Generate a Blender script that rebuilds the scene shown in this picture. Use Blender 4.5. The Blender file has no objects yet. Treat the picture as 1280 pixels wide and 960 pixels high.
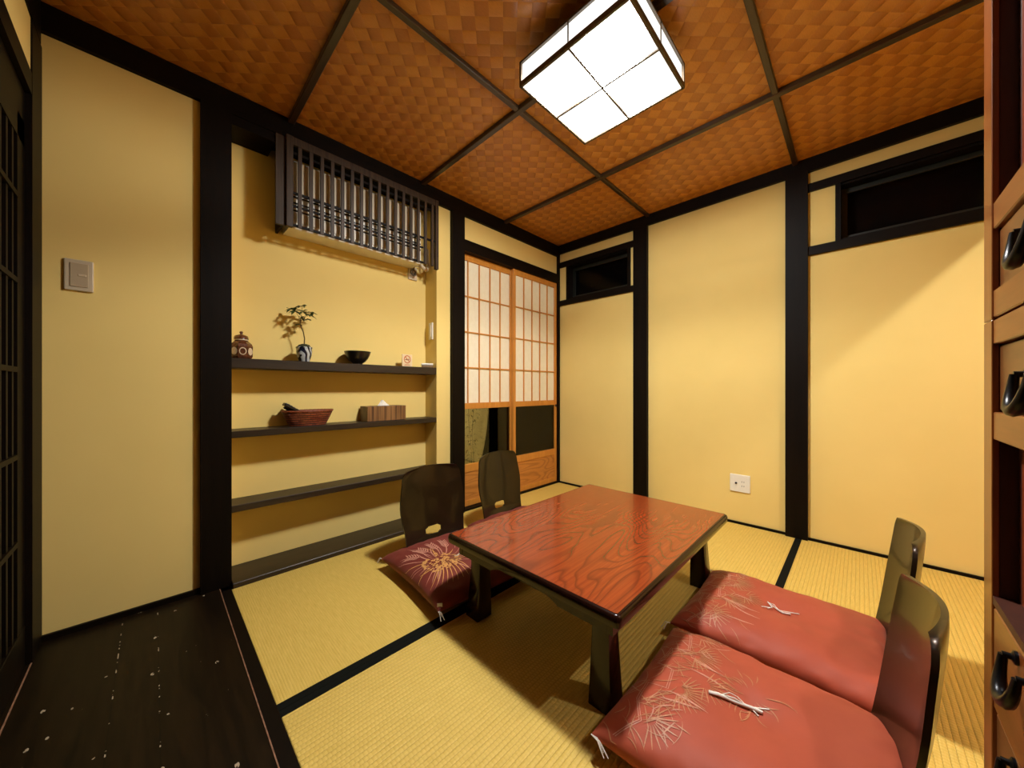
import bpy, bmesh, math, random
from mathutils import Vector, Matrix, noise
random.seed(7)
S = bpy.context.scene
C = S.collection
PI = math.pi

# ------------------------------------------------------------------ materials
MATS = {}
def new_mat(name):
    m = bpy.data.materials.new(name); m.use_nodes = True
    nt = m.node_tree
    return m, nt, nt.nodes['Principled BSDF'], nt.nodes['Material Output']
def setp(b, **k):
    al = {'rough': 'Roughness', 'coat': 'Coat Weight', 'coatr': 'Coat Roughness', 'spec': 'Specular IOR Level',
          'metal': 'Metallic', 'sheen': 'Sheen Weight', 'trans': 'Transmission Weight', 'ior': 'IOR', 'aniso': 'Anisotropic'}
    for q, v in k.items():
        b.inputs[al[q]].default_value = v
def coords(nt, scale=(1, 1, 1), rot=(0, 0, 0), kind='Object'):
    tc = nt.nodes.new('ShaderNodeTexCoord'); mp = nt.nodes.new('ShaderNodeMapping')
    mp.inputs['Scale'].default_value = scale; mp.inputs['Rotation'].default_value = rot
    nt.links.new(tc.outputs[kind], mp.inputs['Vector'])
    return mp.outputs['Vector']
def noise_n(nt, vec, scale, detail=4, rough=.55, dist=0):
    n = nt.nodes.new('ShaderNodeTexNoise')
    n.inputs['Scale'].default_value = scale; n.inputs['Detail'].default_value = detail
    n.inputs['Roughness'].default_value = rough; n.inputs['Distortion'].default_value = dist
    nt.links.new(vec, n.inputs['Vector'])
    return n.outputs['Fac']
def ramp(nt, fac, stops):
    r = nt.nodes.new('ShaderNodeValToRGB'); cr = r.color_ramp
    while len(cr.elements) < len(stops): cr.elements.new(.5)
    for e, (p, c) in zip(cr.elements, stops):
        e.position = p; e.color = (*c, 1) if len(c) == 3 else c
    nt.links.new(fac, r.inputs['Fac'])
    return r.outputs['Color']
def mth(nt, op, a, b=None, c=None):
    n = nt.nodes.new('ShaderNodeMath'); n.operation = op
    for i, v in enumerate((a, b, c)):
        if v is None: continue
        if isinstance(v, (int, float)): n.inputs[i].default_value = v
        else: nt.links.new(v, n.inputs[i])
    return n.outputs[0]
def mixc(nt, fac, a, b, mode='MIX'):
    n = nt.nodes.new('ShaderNodeMix'); n.data_type = 'RGBA'; n.blend_type = mode
    for s, v in ((n.inputs[0], fac), (n.inputs[6], a), (n.inputs[7], b)):
        if isinstance(v, (int, float)): s.default_value = v
        elif isinstance(v, tuple): s.default_value = (*v, 1)
        else: nt.links.new(v, s)
    return n.outputs[2]
def bump(nt, bsdf, h, strength=.3, dist=.002):
    n = nt.nodes.new('ShaderNodeBump'); n.inputs['Strength'].default_value = strength; n.inputs['Distance'].default_value = dist
    nt.links.new(h, n.inputs['Height']); nt.links.new(n.outputs['Normal'], bsdf.inputs['Normal'])
    return n
def sepxyz(nt, vec):
    n = nt.nodes.new('ShaderNodeSeparateXYZ'); nt.links.new(vec, n.inputs[0]); return n.outputs

def plain(name, col, rough=.5, var=.12, vs=30, bmp=.0, **k):
    """procedural flat-ish colour with a little real variation"""
    if name in MATS: return MATS[name]
    m, nt, b, o = new_mat(name)
    v = coords(nt)
    f = noise_n(nt, v, vs)
    lo = tuple(c * (1 - var) for c in col); hi = tuple(min(1, c * (1 + var)) for c in col)
    nt.links.new(ramp(nt, f, [(.3, lo), (.7, hi)]), b.inputs['Base Color'])
    setp(b, rough=rough, **k)
    if bmp: bump(nt, b, f, bmp, .001)
    MATS[name] = m
    return m

def wood(name, c0, c1, rough=.35, axis='x', scale=14, stretch=.07, bmp=.12, coat=0, dist=1.2, **k):
    if name in MATS: return MATS[name]
    m, nt, b, o = new_mat(name)
    sc = {'x': (stretch, 1, 1), 'y': (1, stretch, 1), 'z': (1, 1, stretch)}[axis]
    v = coords(nt, sc)
    f = noise_n(nt, v, scale, 5, .6, dist)
    f2 = noise_n(nt, v, scale * 9, 3, .6)
    g = mth(nt, 'MULTIPLY_ADD', f2, .35, mth(nt, 'MULTIPLY', f, .65))
    nt.links.new(ramp(nt, g, [(.32, c0), (.66, c1)]), b.inputs['Base Color'])
    setp(b, rough=rough, coat=coat, **k)
    bump(nt, b, g, bmp, .0015)
    MATS[name] = m
    return m

# plaster
m, nt, b, o = new_mat('juraku_plaster')
v = coords(nt)
f = noise_n(nt, v, 2.2, 3); f2 = noise_n(nt, v, 260, 3, .7)
nt.links.new(ramp(nt, f, [(.3, (.81, .606, .206)), (.7, (.855, .642, .226))]), b.inputs['Base Color'])
setp(b, rough=.92, spec=.15); bump(nt, b, f2, .10, .0008)
MATS['plaster'] = PLASTER = m

POST = wood('dark_stained_timber', (.0028, .0016, .0008), (.0080, .0042, .0020), .52, 'z', 18, .06, .2, spec=.11)
BEAM = wood('dark_stained_timber_y', (.0028, .0016, .0008), (.0080, .0042, .0020), .52, 'y', 18, .06, .2, spec=.11)
BEAMX = wood('dark_stained_timber_x', (.0028, .0016, .0008), (.0080, .0042, .0020), .52, 'x', 18, .06, .2, spec=.11)
SHELF = wood('smoked_shelf_board', (.013, .0075, .0035), (.040, .024, .012), .42, 'x', 22, .05, .35, spec=.4)
LATT = wood('lattice_wood', (.022, .012, .006), (.070, .042, .022), .5, 'z', 40, .05, .3, spec=.3)
CEDAR = wood('shoji_cedar', (.52, .190, .026), (.68, .29, .050), .42, 'z', 30, .04, .12, spec=.4)
BATT = wood('ceiling_batten', (.026, .014, .007), (.060, .034, .016), .30, 'x', 30, .05, .1)
BATTY = wood('ceiling_batten_y', (.026, .014, .007), (.060, .034, .016), .30, 'y', 30, .05, .1)
TANSU = wood('chest_zelkova', (.140, .032, .0050), (.290, .080, .0130), .30, 'x', 16, .10, .1, coat=.35, coatr=.18)
TANSUZ = wood('chest_zelkova_z', (.170, .040, .0060), (.310, .088, .0140), .28, 'z', 16, .10, .1, coat=.4, coatr=.15)
TANDARK = wood('chest_inner_wood', (.030, .0060, .0020), (.070, .014, .004), .5, 'z', 20, .1, .1)
TANFACE = wood('chest_drawer_face', (.110, .034, .0075), (.215, .074, .0170), .33, 'x', 16, .12, .1, coat=.3, coatr=.2)
LACQ = plain('black_brown_lacquer', (.016, .0045, .0022), .22, .3, 12, coat=.22, coatr=.05, spec=.22)
ZAISU = plain('zaisu_lacquer', (.012, .0065, .0025), .28, .25, 7, coat=.28, coatr=.06, spec=.4)
IRON = plain('black_iron', (.012, .012, .013), .30, .3, 60, .15, metal=.6)
WHITEP = plain('white_plastic', (.84, .80, .70), .40, .03, 20)
IVORY = plain('ivory_plastic', (.58, .48, .33), .38, .03, 20)
DARKP = plain('black_plastic', (.012, .010, .009), .35, .2, 30)
THREAD = plain('white_thread', (.80, .74, .66), .8, .08, 300)
GREY = plain('grey_slot', (.18, .15, .12), .6, .1, 50)
COPPER = plain('worn_edge_strip', (.30, .15, .085), .5, .4, 60)

# kick panel with cathedral grain
def cathedral(name, c0, c1, line, freq, sc, rough, lw=(.0, .12), coat=0, coatr=.1, rot=0, fine=.3, detail=1.5, off=(0,0,0), bumps=.05, spec=.5):
    m, nt, b, o = new_mat(name)
    v = coords(nt, sc, (0, 0, rot))
    mp = v.node; mp.inputs['Location'].default_value = off
    f = noise_n(nt, v, 1.0, detail, .42, .25)
    s = mth(nt, 'FRACT', mth(nt, 'MULTIPLY', f, freq))
    v2 = coords(nt, (sc[0] * .7, sc[1] * 8, sc[2] * 8), (0, 0, rot))
    f2 = noise_n(nt, v2, 3.2, 4, .65)
    base = ramp(nt, f2, [(.3, c0), (.7, c1)])
    lines = ramp(nt, s, [(0, (1, 1, 1)), (lw[1], (.0, .0, .0)), (.72, (0, 0, 0)), (1, (1, 1, 1))])
    lf = mth(nt, 'MULTIPLY', lines, mth(nt, 'MULTIPLY_ADD', f2, 1.0, .15))
    nt.links.new(mixc(nt, mth(nt, 'MULTIPLY', lf, .8), base, line), b.inputs['Base Color'])
    setp(b, rough=rough, coat=coat, coatr=coatr, spec=spec); bump(nt, b, f2, bumps, .0006)
    return m
TABLETOP = cathedral('zelkova_red_lacquer', (.200, .026, .0050), (.320, .046, .0080), (.075, .010, .003), 24, (1.5, 5.2, 4), .26,
                     lw=(0, .14), coat=.42, coatr=.07, off=(3.1, 1.4, 0), bumps=.04)
KICK = cathedral('shoji_kick_board', (.50, .185, .034), (.62, .25, .05), (.24, .07, .012), 16, (1.6, 4, 7), .42, lw=(0, .25), off=(.3, 0, 2))

# shoji paper
m, nt, b, o = new_mat('washi_paper')
v = coords(nt, (1, 1, .5)); f = noise_n(nt, v, 45, 5, .7)
nt.links.new(ramp(nt, f, [(.3, (.84, .765, .56)), (.7, (.90, .83, .64))]), b.inputs['Base Color']); setp(b, rough=.9, spec=.1)
PAPER = m

# woven ceiling (ajiro)
m, nt, b, o = new_mat('woven_ajiro_ceiling')
v = coords(nt, (1, 1, 1), (0, 0, math.radians(44)))
x_, y_, _ = sepxyz(nt, v)
P = .053
fx = mth(nt, 'FRACT', mth(nt, 'DIVIDE', x_, P)); fy = mth(nt, 'FRACT', mth(nt, 'DIVIDE', y_, P))
ix = mth(nt, 'FLOOR', mth(nt, 'DIVIDE', x_, P)); iy = mth(nt, 'FLOOR', mth(nt, 'DIVIDE', y_, P))
chk = mth(nt, 'PINGPONG', mth(nt, 'ADD', ix, iy), 1)
px_ = mth(nt, 'MULTIPLY', mth(nt, 'MULTIPLY', fx, mth(nt, 'SUBTRACT', 1, fx)), 4)
py_ = mth(nt, 'MULTIPLY', mth(nt, 'MULTIPLY', fy, mth(nt, 'SUBTRACT', 1, fy)), 4)
hA = mth(nt, 'POWER', px_, .5); hB = mth(nt, 'POWER', py_, .5)
mixh = nt.nodes.new('ShaderNodeMix'); nt.links.new(chk, mixh.inputs[0]); nt.links.new(hA, mixh.inputs[2]); nt.links.new(hB, mixh.inputs[3])
fib = noise_n(nt, coords(nt, (1, 6, 1), (0, 0, math.radians(44))), 60, 3, .6)
cell = nt.nodes.new('ShaderNodeTexWhiteNoise'); cmb = nt.nodes.new('ShaderNodeCombineXYZ')
nt.links.new(ix, cmb.inputs[0]); nt.links.new(iy, cmb.inputs[1]); nt.links.new(cmb.outputs[0], cell.inputs['Vector'])
colA = ramp(nt, fib, [(.3, (.400, .138, .016)), (.7, (.490, .180, .023))])
colB = ramp(nt, fib, [(.3, (.530, .210, .026)), (.7, (.630, .265, .037))])
col = mixc(nt, chk, colA, colB)
col = mixc(nt, mth(nt, 'MULTIPLY', cell.outputs['Value'], .25), col, (.32, .11, .022))
nt.links.new(col, b.inputs['Base Color']); setp(b, rough=.36, spec=.6)
bump(nt, b, mixh.outputs[0], .5, .005)
AJIRO = m

# tatami
def tatami(name, axis):
    m, nt, b, o = new_mat(name)
    x_, y_, _ = sepxyz(nt, coords(nt))
    a, c = (x_, y_) if axis == 'x' else (y_, x_)      # ridges run along a, repeat along c
    per = .0145 if axis == 'x' else .0078
    t = mth(nt, 'FRACT', mth(nt, 'DIVIDE', c, per))
    r = mth(nt, 'POWER', mth(nt, 'MULTIPLY', mth(nt, 'MULTIPLY', t, mth(nt, 'SUBTRACT', 1, t)), 4), .6)
    i = mth(nt, 'FLOOR', mth(nt, 'DIVIDE', c, per))
    s = mth(nt, 'FRACT', mth(nt, 'ADD', mth(nt, 'DIVIDE', a, .011), mth(nt, 'MULTIPLY', i, .5)))
    q = mth(nt, 'MULTIPLY', mth(nt, 'MULTIPLY', s, mth(nt, 'SUBTRACT', 1, s)), 4)
    h = mth(nt, 'MULTIPLY_ADD', q, .28, mth(nt, 'MULTIPLY', r, .72))
    sc = (3, 40, 1) if axis == 'x' else (40, 3, 1)
    n1 = noise_n(nt, coords(nt, sc), 6, 4, .7)
    n2 = noise_n(nt, coords(nt), 3.0, 3, .6)
    base = ramp(nt, n1, [(.28, (.620, .415, .075)), (.72, (.790, .565, .145))])
    base = mixc(nt, mth(nt, 'MULTIPLY', n2, .35), base, (.68, .44, .085))
    groove = ramp(nt, h, [(.05, (.46, .38, .24)), (.5, (1, 1, 1))])
    nt.links.new(mixc(nt, .75, base, groove, 'MULTIPLY'), b.inputs['Base Color'])
    setp(b, rough=.55, spec=.35); bump(nt, b, h, .8 if axis == 'x' else .45, .0034 if axis == 'x' else .0018)
    return m
TATX = tatami('tatami_igusa_long', 'x'); TATY = tatami('tatami_igusa_cross', 'y')
HERI = plain('tatami_border_cloth', (.0030, .0038, .0022), .85, .3, 400, .1, spec=.15)

# entrance boards
m, nt, b, o = new_mat('dark_floor_boards')
v = coords(nt, (1, .09, 1)); f = noise_n(nt, v, 26, 5, .6, 1.5)
x_, y_, _ = sepxyz(nt, coords(nt))
base = ramp(nt, f, [(.3, (.0045, .0024, .0010)), (.7, (.0150, .0075, .0026))])
sp = nt.nodes.new('ShaderNodeTexVoronoi'); sp.feature = 'F1'; sp.inputs['Scale'].default_value = 26
nt.links.new(coords(nt, (1, .55, 1), (0, 0, .7)), sp.inputs['Vector'])
spots = mth(nt, 'LESS_THAN', sp.outputs['Distance'], .125)
zone = mth(nt, 'GREATER_THAN', noise_n(nt, coords(nt), 7.5, 3, .7), .51)
nz = mth(nt, 'GREATER_THAN', noise_n(nt, coords(nt, (1, 1, 1)), 90, 2, .5), .46)
chips = mth(nt, 'MULTIPLY', mth(nt, 'MULTIPLY', spots, zone), nz)
seam = mth(nt, 'LESS_THAN', mth(nt, 'ABSOLUTE', mth(nt, 'SUBTRACT', x_, .012)), .0013)
seam2 = mth(nt, 'LESS_THAN', mth(nt, 'ABSOLUTE', mth(nt, 'SUBTRACT', x_, -.0855)), .0013)
sm = mth(nt, 'MAXIMUM', seam, seam2)
worn = mth(nt, 'MULTIPLY', sm, mth(nt, 'GREATER_THAN', noise_n(nt, coords(nt, (1, 1, 1)), 30, 3, .6), .60))
c1 = mixc(nt, sm, base, (.003, .002, .001))
c1 = mixc(nt, mth(nt, 'MAXIMUM', chips, worn), c1, (.42, .33, .22))
nt.links.new(c1, b.inputs['Base Color']); setp(b, rough=.42, spec=.18)
bump(nt, b, f, .12, .001)
BOARDS = m

# glass
def glass(name, tint=(1, 1, 1), rough=.0, ior=1.5):
    m = bpy.data.materials.new(name); m.use_nodes = True; nt = m.node_tree; nt.nodes.clear()
    o = nt.nodes.new('ShaderNodeOutputMaterial'); mx = nt.nodes.new('ShaderNodeMixShader')
    t = nt.nodes.new('ShaderNodeBsdfTransparent'); t.inputs[0].default_value = (*tint, 1)
    g = nt.nodes.new('ShaderNodeBsdfGlossy'); g.inputs['Roughness'].default_value = rough
    fr = nt.nodes.new('ShaderNodeFresnel'); fr.inputs[0].default_value = ior
    n = noise_n(nt, coords(nt), 4, 2); bp = nt.nodes.new('ShaderNodeBump'); bp.inputs['Strength'].default_value = .02
    nt.links.new(n, bp.inputs['Height']); nt.links.new(bp.outputs[0], g.inputs['Normal'])
    nt.links.new(fr.outputs[0], mx.inputs[0]); nt.links.new(t.outputs[0], mx.inputs[1]); nt.links.new(g.outputs[0], mx.inputs[2])
    nt.links.new(mx.outputs[0], o.inputs[0]); return m
GLASS = glass('clear_glass', (.9, .93, .86)); GLASSD = glass('night_window_glass', (.5, .5, .5), .12, 1.22)

# lamp paper: thin backlit sheet - glows and lets part of the tube light straight through
m = bpy.data.materials.new('lamp_paper'); m.use_nodes = True; nt = m.node_tree; nt.nodes.clear()
o = nt.nodes.new('ShaderNodeOutputMaterial'); mx = nt.nodes.new('ShaderNodeMixShader'); mx.inputs[0].default_value = .50
t = nt.nodes.new('ShaderNodeBsdfTransparent'); e = nt.nodes.new('ShaderNodeEmission')
nn = noise_n(nt, coords(nt), 40, 4, .7)
nt.links.new(ramp(nt, nn, [(.3, (.97, .95, .88)), (.7, (1, .985, .93))]), e.inputs['Color']); e.inputs['Strength'].default_value = 2.5
nt.links.new(t.outputs[0], mx.inputs[2]); nt.links.new(e.outputs[0], mx.inputs[1]); nt.links.new(mx.outputs[0], o.inputs[0])
LPAPER = m
def emis(name, col, st):
    m = bpy.data.materials.new(name); m.use_nodes = True; nt = m.node_tree; nt.nodes.clear()
    o = nt.nodes.new('ShaderNodeOutputMaterial'); e = nt.nodes.new('ShaderNodeEmission')
    nn = noise_n(nt, coords(nt), 10, 2)
    nt.links.new(ramp(nt, nn, [(0, tuple(c * .97 for c in col)), (1, col)]), e.inputs['Color']); e.inputs['Strength'].default_value = st
    nt.links.new(e.outputs[0], o.inputs[0]); return m
TUBE = emis('fluorescent_tube', (1, .95, .85), 2.2)

def cushion_mat(name, c0, c1):
    m, nt, b, o = new_mat(name)
    f = noise_n(nt, coords(nt), 5, 4, .6); w = noise_n(nt, coords(nt, (1, 1, 1)), 700, 2, .6)
    nt.links.new(ramp(nt, f, [(.3, c0), (.7, c1)]), b.inputs['Base Color'])
    setp(b, rough=.58, sheen=.12, spec=.25); b.inputs['Sheen Tint'].default_value = (.9, .6, .45, 1)
    bump(nt, b, w, .12, .0006); return m
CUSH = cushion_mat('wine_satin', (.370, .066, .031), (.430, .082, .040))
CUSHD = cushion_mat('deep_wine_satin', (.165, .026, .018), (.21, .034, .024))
GOLD = plain('gold_thread', (.62, .30, .085), .45, .3, 300, spec=.5)
GOLDS = plain('faded_gold_thread', (.47, .18, .070), .5, .2, 200, sheen=.3)
PINKTH = plain('pale_rose_thread', (.56, .24, .16), .5, .2, 200)

# ------------------------------------------------------------------ mesh helpers
def B(): return bmesh.new()
def box(bm, x0, x1, y0, y1, z0, z1, bev=0, seg=1, mi=0):
    if x0 > x1: x0, x1 = x1, x0
    if y0 > y1: y0, y1 = y1, y0
    if z0 > z1: z0, z1 = z1, z0
    vs = [bm.verts.new((x, y, z)) for z in (z0, z1) for x, y in ((x0, y0), (x1, y0), (x1, y1), (x0, y1))]
    fs = [bm.faces.new([vs[i] for i in q]) for q in ((3, 2, 1, 0), (4, 5, 6, 7), (0, 1, 5, 4), (1, 2, 6, 5), (2, 3, 7, 6), (3, 0, 4, 7))]
    for f in fs: f.material_index = mi
    if bev:
        es = set(e for f in fs for e in f.edges)
        bmesh.ops.bevel(bm, geom=list(es), offset=bev, segments=seg, profile=.5, affect='EDGES')
    return fs
def prism(bm, pts, vec, mi=0):
    """closed polygon (3D pts) extruded by vec"""
    a = [bm.verts.new(p) for p in pts]; v = Vector(vec)
    c = [bm.verts.new(Vector(p) + v) for p in pts]
    n = len(pts); fs = [bm.faces.new(a[::-1]), bm.faces.new(c)]
    for i in range(n): fs.append(bm.faces.new((a[i], a[(i + 1) % n], c[(i + 1) % n], c[i])))
    for f in fs: f.material_index = mi
    return fs
def lathe(bm, prof, n=24, cx=0, cy=0, sx=1, sy=1, mi=0, rot=0):
    rings = []
    for r, z in prof:
        if r < 1e-5: rings.append([bm.verts.new((cx, cy, z))])
        else: rings.append([bm.verts.new((cx + r * sx * math.cos(rot + 2 * PI * i / n), cy + r * sy * math.sin(rot + 2 * PI * i / n), z)) for i in range(n)])
    for a, b2 in zip(rings, rings[1:]):
        for i in range(n):
            j = (i + 1) % n
            if len(a) == 1 and len(b2) == 1: continue
            if len(a) == 1: f = bm.faces.new((a[0], b2[j], b2[i]))
            elif len(b2) == 1: f = bm.faces.new((a[i], a[j], b2[0]))
            else: f = bm.faces.new((a[i], a[j], b2[j], b2[i]))
            f.material_index = mi
def tube(bm, pts, r, n=8, mi=0, caps=True):
    pts = [Vector(p) for p in pts]; rs = r if isinstance(r, (list, tuple)) else [r] * len(pts)
    up = Vector((0, 0, 1)); prev = None
    for i, p in enumerate(pts):
        d = (pts[min(i + 1, len(pts) - 1)] - pts[max(i - 1, 0)]).normalized()
        s = d.cross(up)
        if s.length < .05: s = d.cross(Vector((1, 0, 0)))
        s.normalize(); t = d.cross(s)
        if prev:
            # keep frame continuous
            if s.dot(prev) < 0: s = -s; t = -t
        prev = s
        ring = [bm.verts.new(p + (s * math.cos(2 * PI * k / n) + t * math.sin(2 * PI * k / n)) * rs[i]) for k in range(n)]
        if i:
            for k in range(n):
                f = bm.faces.new((last[k], last[(k + 1) % n], ring[(k + 1) % n], ring[k])); f.material_index = mi
        elif caps: bm.faces.new(ring)
        last = ring
    if caps: bm.faces.new(last[::-1])
def obj(name, bm, mats, parent=None, smooth=None, loc=(0, 0, 0), rotz=0):
    bmesh.ops.recalc_face_normals(bm, faces=bm.faces)
    me = bpy.data.meshes.new(name); bm.to_mesh(me); bm.free()
    for m in (mats if isinstance(mats, (list, tuple)) else [mats]): me.materials.append(m)
    o = bpy.data.objects.new(name, me); C.objects.link(o)
    o.location = loc; o.rotation_euler[2] = rotz
    if smooth is not None:
        for p in me.polygons: p.use_smooth = True
        if smooth < 179:
            try: me.set_sharp_from_angle(angle=math.radians(smooth))
            except Exception: pass
    if parent: o.parent = parent
    return o
def thing(name, label, cat, loc=(0, 0, 0), rotz=0, group=None):
    o = bpy.data.objects.new(name, None); C.objects.link(o); o.empty_display_size = .05
    o.location = loc; o.rotation_euler[2] = rotz
    o['label'] = label; o['category'] = cat
    if group: o['group'] = group
    return o
def tag(o, label, cat, group=None):
    o['label'] = label; o['category'] = cat
    if group: o['group'] = group
    return o
def struct(name, bm, mats, label=None, **k):
    o = obj(name, bm, mats, **k); o['kind'] = 'structure'
    if label: o['label'] = label; 
    return o
_trim = [0]
def trim(bm, mat, label):
    _trim[0] += 1
    o = struct('trim_%d' % _trim[0], bm, mat, label); o['category'] = 'trim'; return o
def sbox(name, mat, label, *a, **k):
    bm = B(); box(bm, *a, **k); o = struct(name, bm, mat, label); o['category'] = name.split('_')[0]; return o
def tbox(mat, label, *a, **k):
    bm = B(); box(bm, *a, **k); return trim(bm, mat, label)

# ------------------------------------------------------------------ room shell
YW, XW, XL, YB, ZC, YR = 2.12, 2.80, -.289, 2.265, 2.315, -2.3
AX0, AX1 = .255, 1.397          # alcove opening
sbox('floor', BOARDS, 'dark worn floorboards of the entrance strip by the left lattice door', XL - .1, .2125, YR, YW, -.05, 0)
sbox('floor', TANDARK, 'sub-floor under the straw mats', .2125, XW + .02, YR, 2.30, -.06, -.0305)
tbox(COPPER, 'thin pale worn line along the edge of the dark boards', .2115, .2145, YR, YW - .02, -.02, .0012)
tbox(POST, 'dark timber sill between boards and straw mats', .2145, .2500, YR, 2.055, -.03, .0015)
tbox(COPPER, 'thin pale worn line at the foot of the left lattice door', XL, XL + .0035, YR, YW - .03, -.02, .002)

# front wall (alcove + paper doors)
bm = B()
box(bm, XL - .1, .15, YW, YW + .3, .0, ZC)                       # panel at the left
box(bm, AX1, 1.515, YW, YB + .14, 0, ZC)                         # strip right of the alcove
box(bm, .15, AX1, YB, YB + .14, 0, ZC)                           # alcove back
box(bm, .15, AX0, YW, YB, 0, ZC)
box(bm, 1.61, 2.82, YW, YW + .06, 2.03, ZC)                      # above the lintel
o = struct('wall_front', bm, PLASTER, 'yellow plaster wall with the shelf alcove and paper doors'); o['category'] = 'wall'
# right wall with two high windows (x = XW)
W1 = (1.362, 2.012, 1.775, 2.100); W2 = (-.56, .100, 1.778, 2.112)
bm = B()
def wallR(y0, y1, z0, z1): box(bm, XW, XW + .14, y0, y1, z0, z1)
ys = [YR, W2[0], W2[1], W1[0], W1[1], 2.30]
wallR(ys[0], ys[1], 0, ZC); wallR(ys[2], ys[3], 0, ZC); wallR(ys[4], ys[5], 0, ZC)
wallR(W2[0], W2[1], 0, W2[2]); wallR(W2[0], W2[1], W2[3], ZC)
wallR(W1[0], W1[1], 0, W1[2]); wallR(W1[0], W1[1], W1[3], ZC)
o = struct('wall_right', bm, PLASTER, 'yellow plaster wall with two high dark windows'); o['category'] = 'wall'
# left wall above the lattice door
bm = B(); box(bm, XL - .1, XL, YR, 1.978, 1.975, ZC)
box(bm, XL - .1, XL, YR, -1.2, 0, 1.975)
o = struct('wall_left', bm, PLASTER, 'narrow yellow plaster strip above the dark lattice door'); o['category'] = 'wall'
sbox('wall_rear', PLASTER, 'yellow plaster wall behind the viewpoint', XL - .1, XW + .14, YR - .1, YR, -.05, ZC)
sbox('ceiling', AJIRO, 'woven orange brown wood strip ceiling', XL - .1, XW + .14, YR - .1, 2.40, ZC, ZC + .08)
# partition lintel behind the chest, towards the next room
sbox('wall_divider', PLASTER, 'plaster strip over the lintel between the two rooms', XL, XW, -.655, -.625, 2.0, ZC)
tbox(BEAMX, 'dark lintel between the two rooms', XL, XW, -.662, -.618, 1.890, 2.0)

# beams under the ceiling
tbox(BEAMX, 'dark beam under the ceiling along the alcove wall', XL, XW - .02, 2.098, YB, 2.212, ZC)
tbox(BEAM, 'dark beam under the ceiling along the window wall', XW - .022, XW + .01, YR, 2.098, 2.232, ZC)
tbox(BEAM, 'dark beam under the ceiling along the left wall', XL - .02, XL + .005, YR, 2.098, 2.160, ZC)
tbox(BEAMX, 'dark board closing the alcove top beside the cooler grille', AX0, .431, 2.104, YB, 2.166, 2.212)
# posts
tbox(POST, 'wide dark post left of the alcove', .147, AX0 + .001, 2.090, YW + .02, 0, 2.212)
tbox(POST, 'dark post between alcove and paper doors', 1.512, 1.622, 2.088, YW + .06, 0, 2.212)
tbox(POST, 'slim dark post in the far corner', XW - .022, XW, 2.095, YW + .06, 0, 2.232)
tbox(POST, 'dark post on the window wall by the small window', XW - .032, XW, 1.212, 1.327, 0, 2.232)
tbox(POST, 'dark post on the window wall by the large window', XW - .032, XW, .222, .330, 0, 2.232)
tbox(POST, 'dark corner post beside the left lattice door', XL - .05, XL + .004, 1.976, YW, 0, 2.16)
tbox(POST, 'dark door lining on the left wall', XL - .1, XL, 1.975, YW, 0, 2.16)
# lintels / sills
tbox(BEAMX, 'dark lintel above the paper doors', 1.622, XW - .022, 2.098, YW + .09, 1.952, 2.036)
tbox(BEAMX, 'dark sill under the paper doors', 1.622, XW, 2.100, YW + .09, -.03, .014)
tbox(SHELF, 'dark board at the foot of the alcove', AX0, 1.512, 2.050, YB, -.03, .022, bev=.003)
o = tbox(BEAMX, 'thin dark skirting under the left wall panel', XL, .147, YW - .012, YW, 0, .022); o.name = 'baseboard_left'
o = tbox(BEAM, 'thin dark skirting of the window wall', XW - .012, XW, -.6, 2.10, 0, .014); o.name = 'baseboard_right'
tbox(BEAM, 'dark rail over the left lattice door', XL - .1, XL + .003, YR, 1.985, 1.905, 1.976)
tbox(BEAM, 'second dark rail over the left lattice door', XL - .1, XL - .012, YR, 1.985, 1.80, 1.905)

def window(n, y0, y1, z0, z1, lab, py0, py1, zl0, zl1, zs0):
    # outer trim on the wall face
    t = thing('window_%d' % n, lab, 'window', (XW, (y0 + y1) / 2, z0)); t['kind'] = 'structure'
    cy = (y0 + y1) / 2
    def bb(bm, x0, x1, a, b2, c, d, **k): box(bm, x0, x1, a - cy, b2 - cy, c - z0, d - z0, **k)
    bm = B(); bb(bm, -.016, 0, py0, py1, zl0, zl1); obj('window_lintel', bm, BEAM, t)
    bm = B(); bb(bm, -.020, .0, py0, py1, zs0, z0); obj('window_sill', bm, BEAM, t)
    bm = B()
    bb(bm, -.014, .13, y0, y0 + .024, z0, z1); bb(bm, -.014, .13, y1 - .024, y1, z0, z1)
    bb(bm, .0, .13, y0 + .024, y1 - .024, z0, z0 + .012); bb(bm, .0, .13, y0 + .024, y1 - .024, z1 - .012, z1)
    obj('jamb', bm, POST, t)
    bm = B(); a, b2, c, d = y0 + .024, y1 - .024, z0 + .012, z1 - .012
    bb(bm, .066, .092, a, b2, c, c + .032, bev=.002); bb(bm, .066, .092, a, b2, d - .030, d, bev=.002)
    bb(bm, .066, .092, a, a + .026, c + .032, d - .030); bb(bm, .066, .092, b2 - .026, b2, c + .032, d - .030)
    obj('window_frame', bm, SASH, t)
    bm = B(); bb(bm, .077, .081, a + .026, b2 - .026, c + .032, d - .030); obj('pane', bm, GLASSD, t)
    bm = B(); bb(bm, .128, .132, y0, y1, z0, z1); obj('night_backing', bm, NIGHT, t)
SASH = plain('window_sash_dark', (.012, .013, .009), .35, .2, 30)
NIGHT = plain('night_dark_sheet', (.003, .003, .003), .7, .2, 30)  # near-black sheet stands for the night dark behind the panes
window(1, *W1, 'small high dark window between corner and first post', 1.327, 2.098, 2.097, 2.148, 1.727)
window(2, *W2, 'large high dark window right of the second post', -.62, .222, 2.112, 2.160, 1.727)

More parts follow.
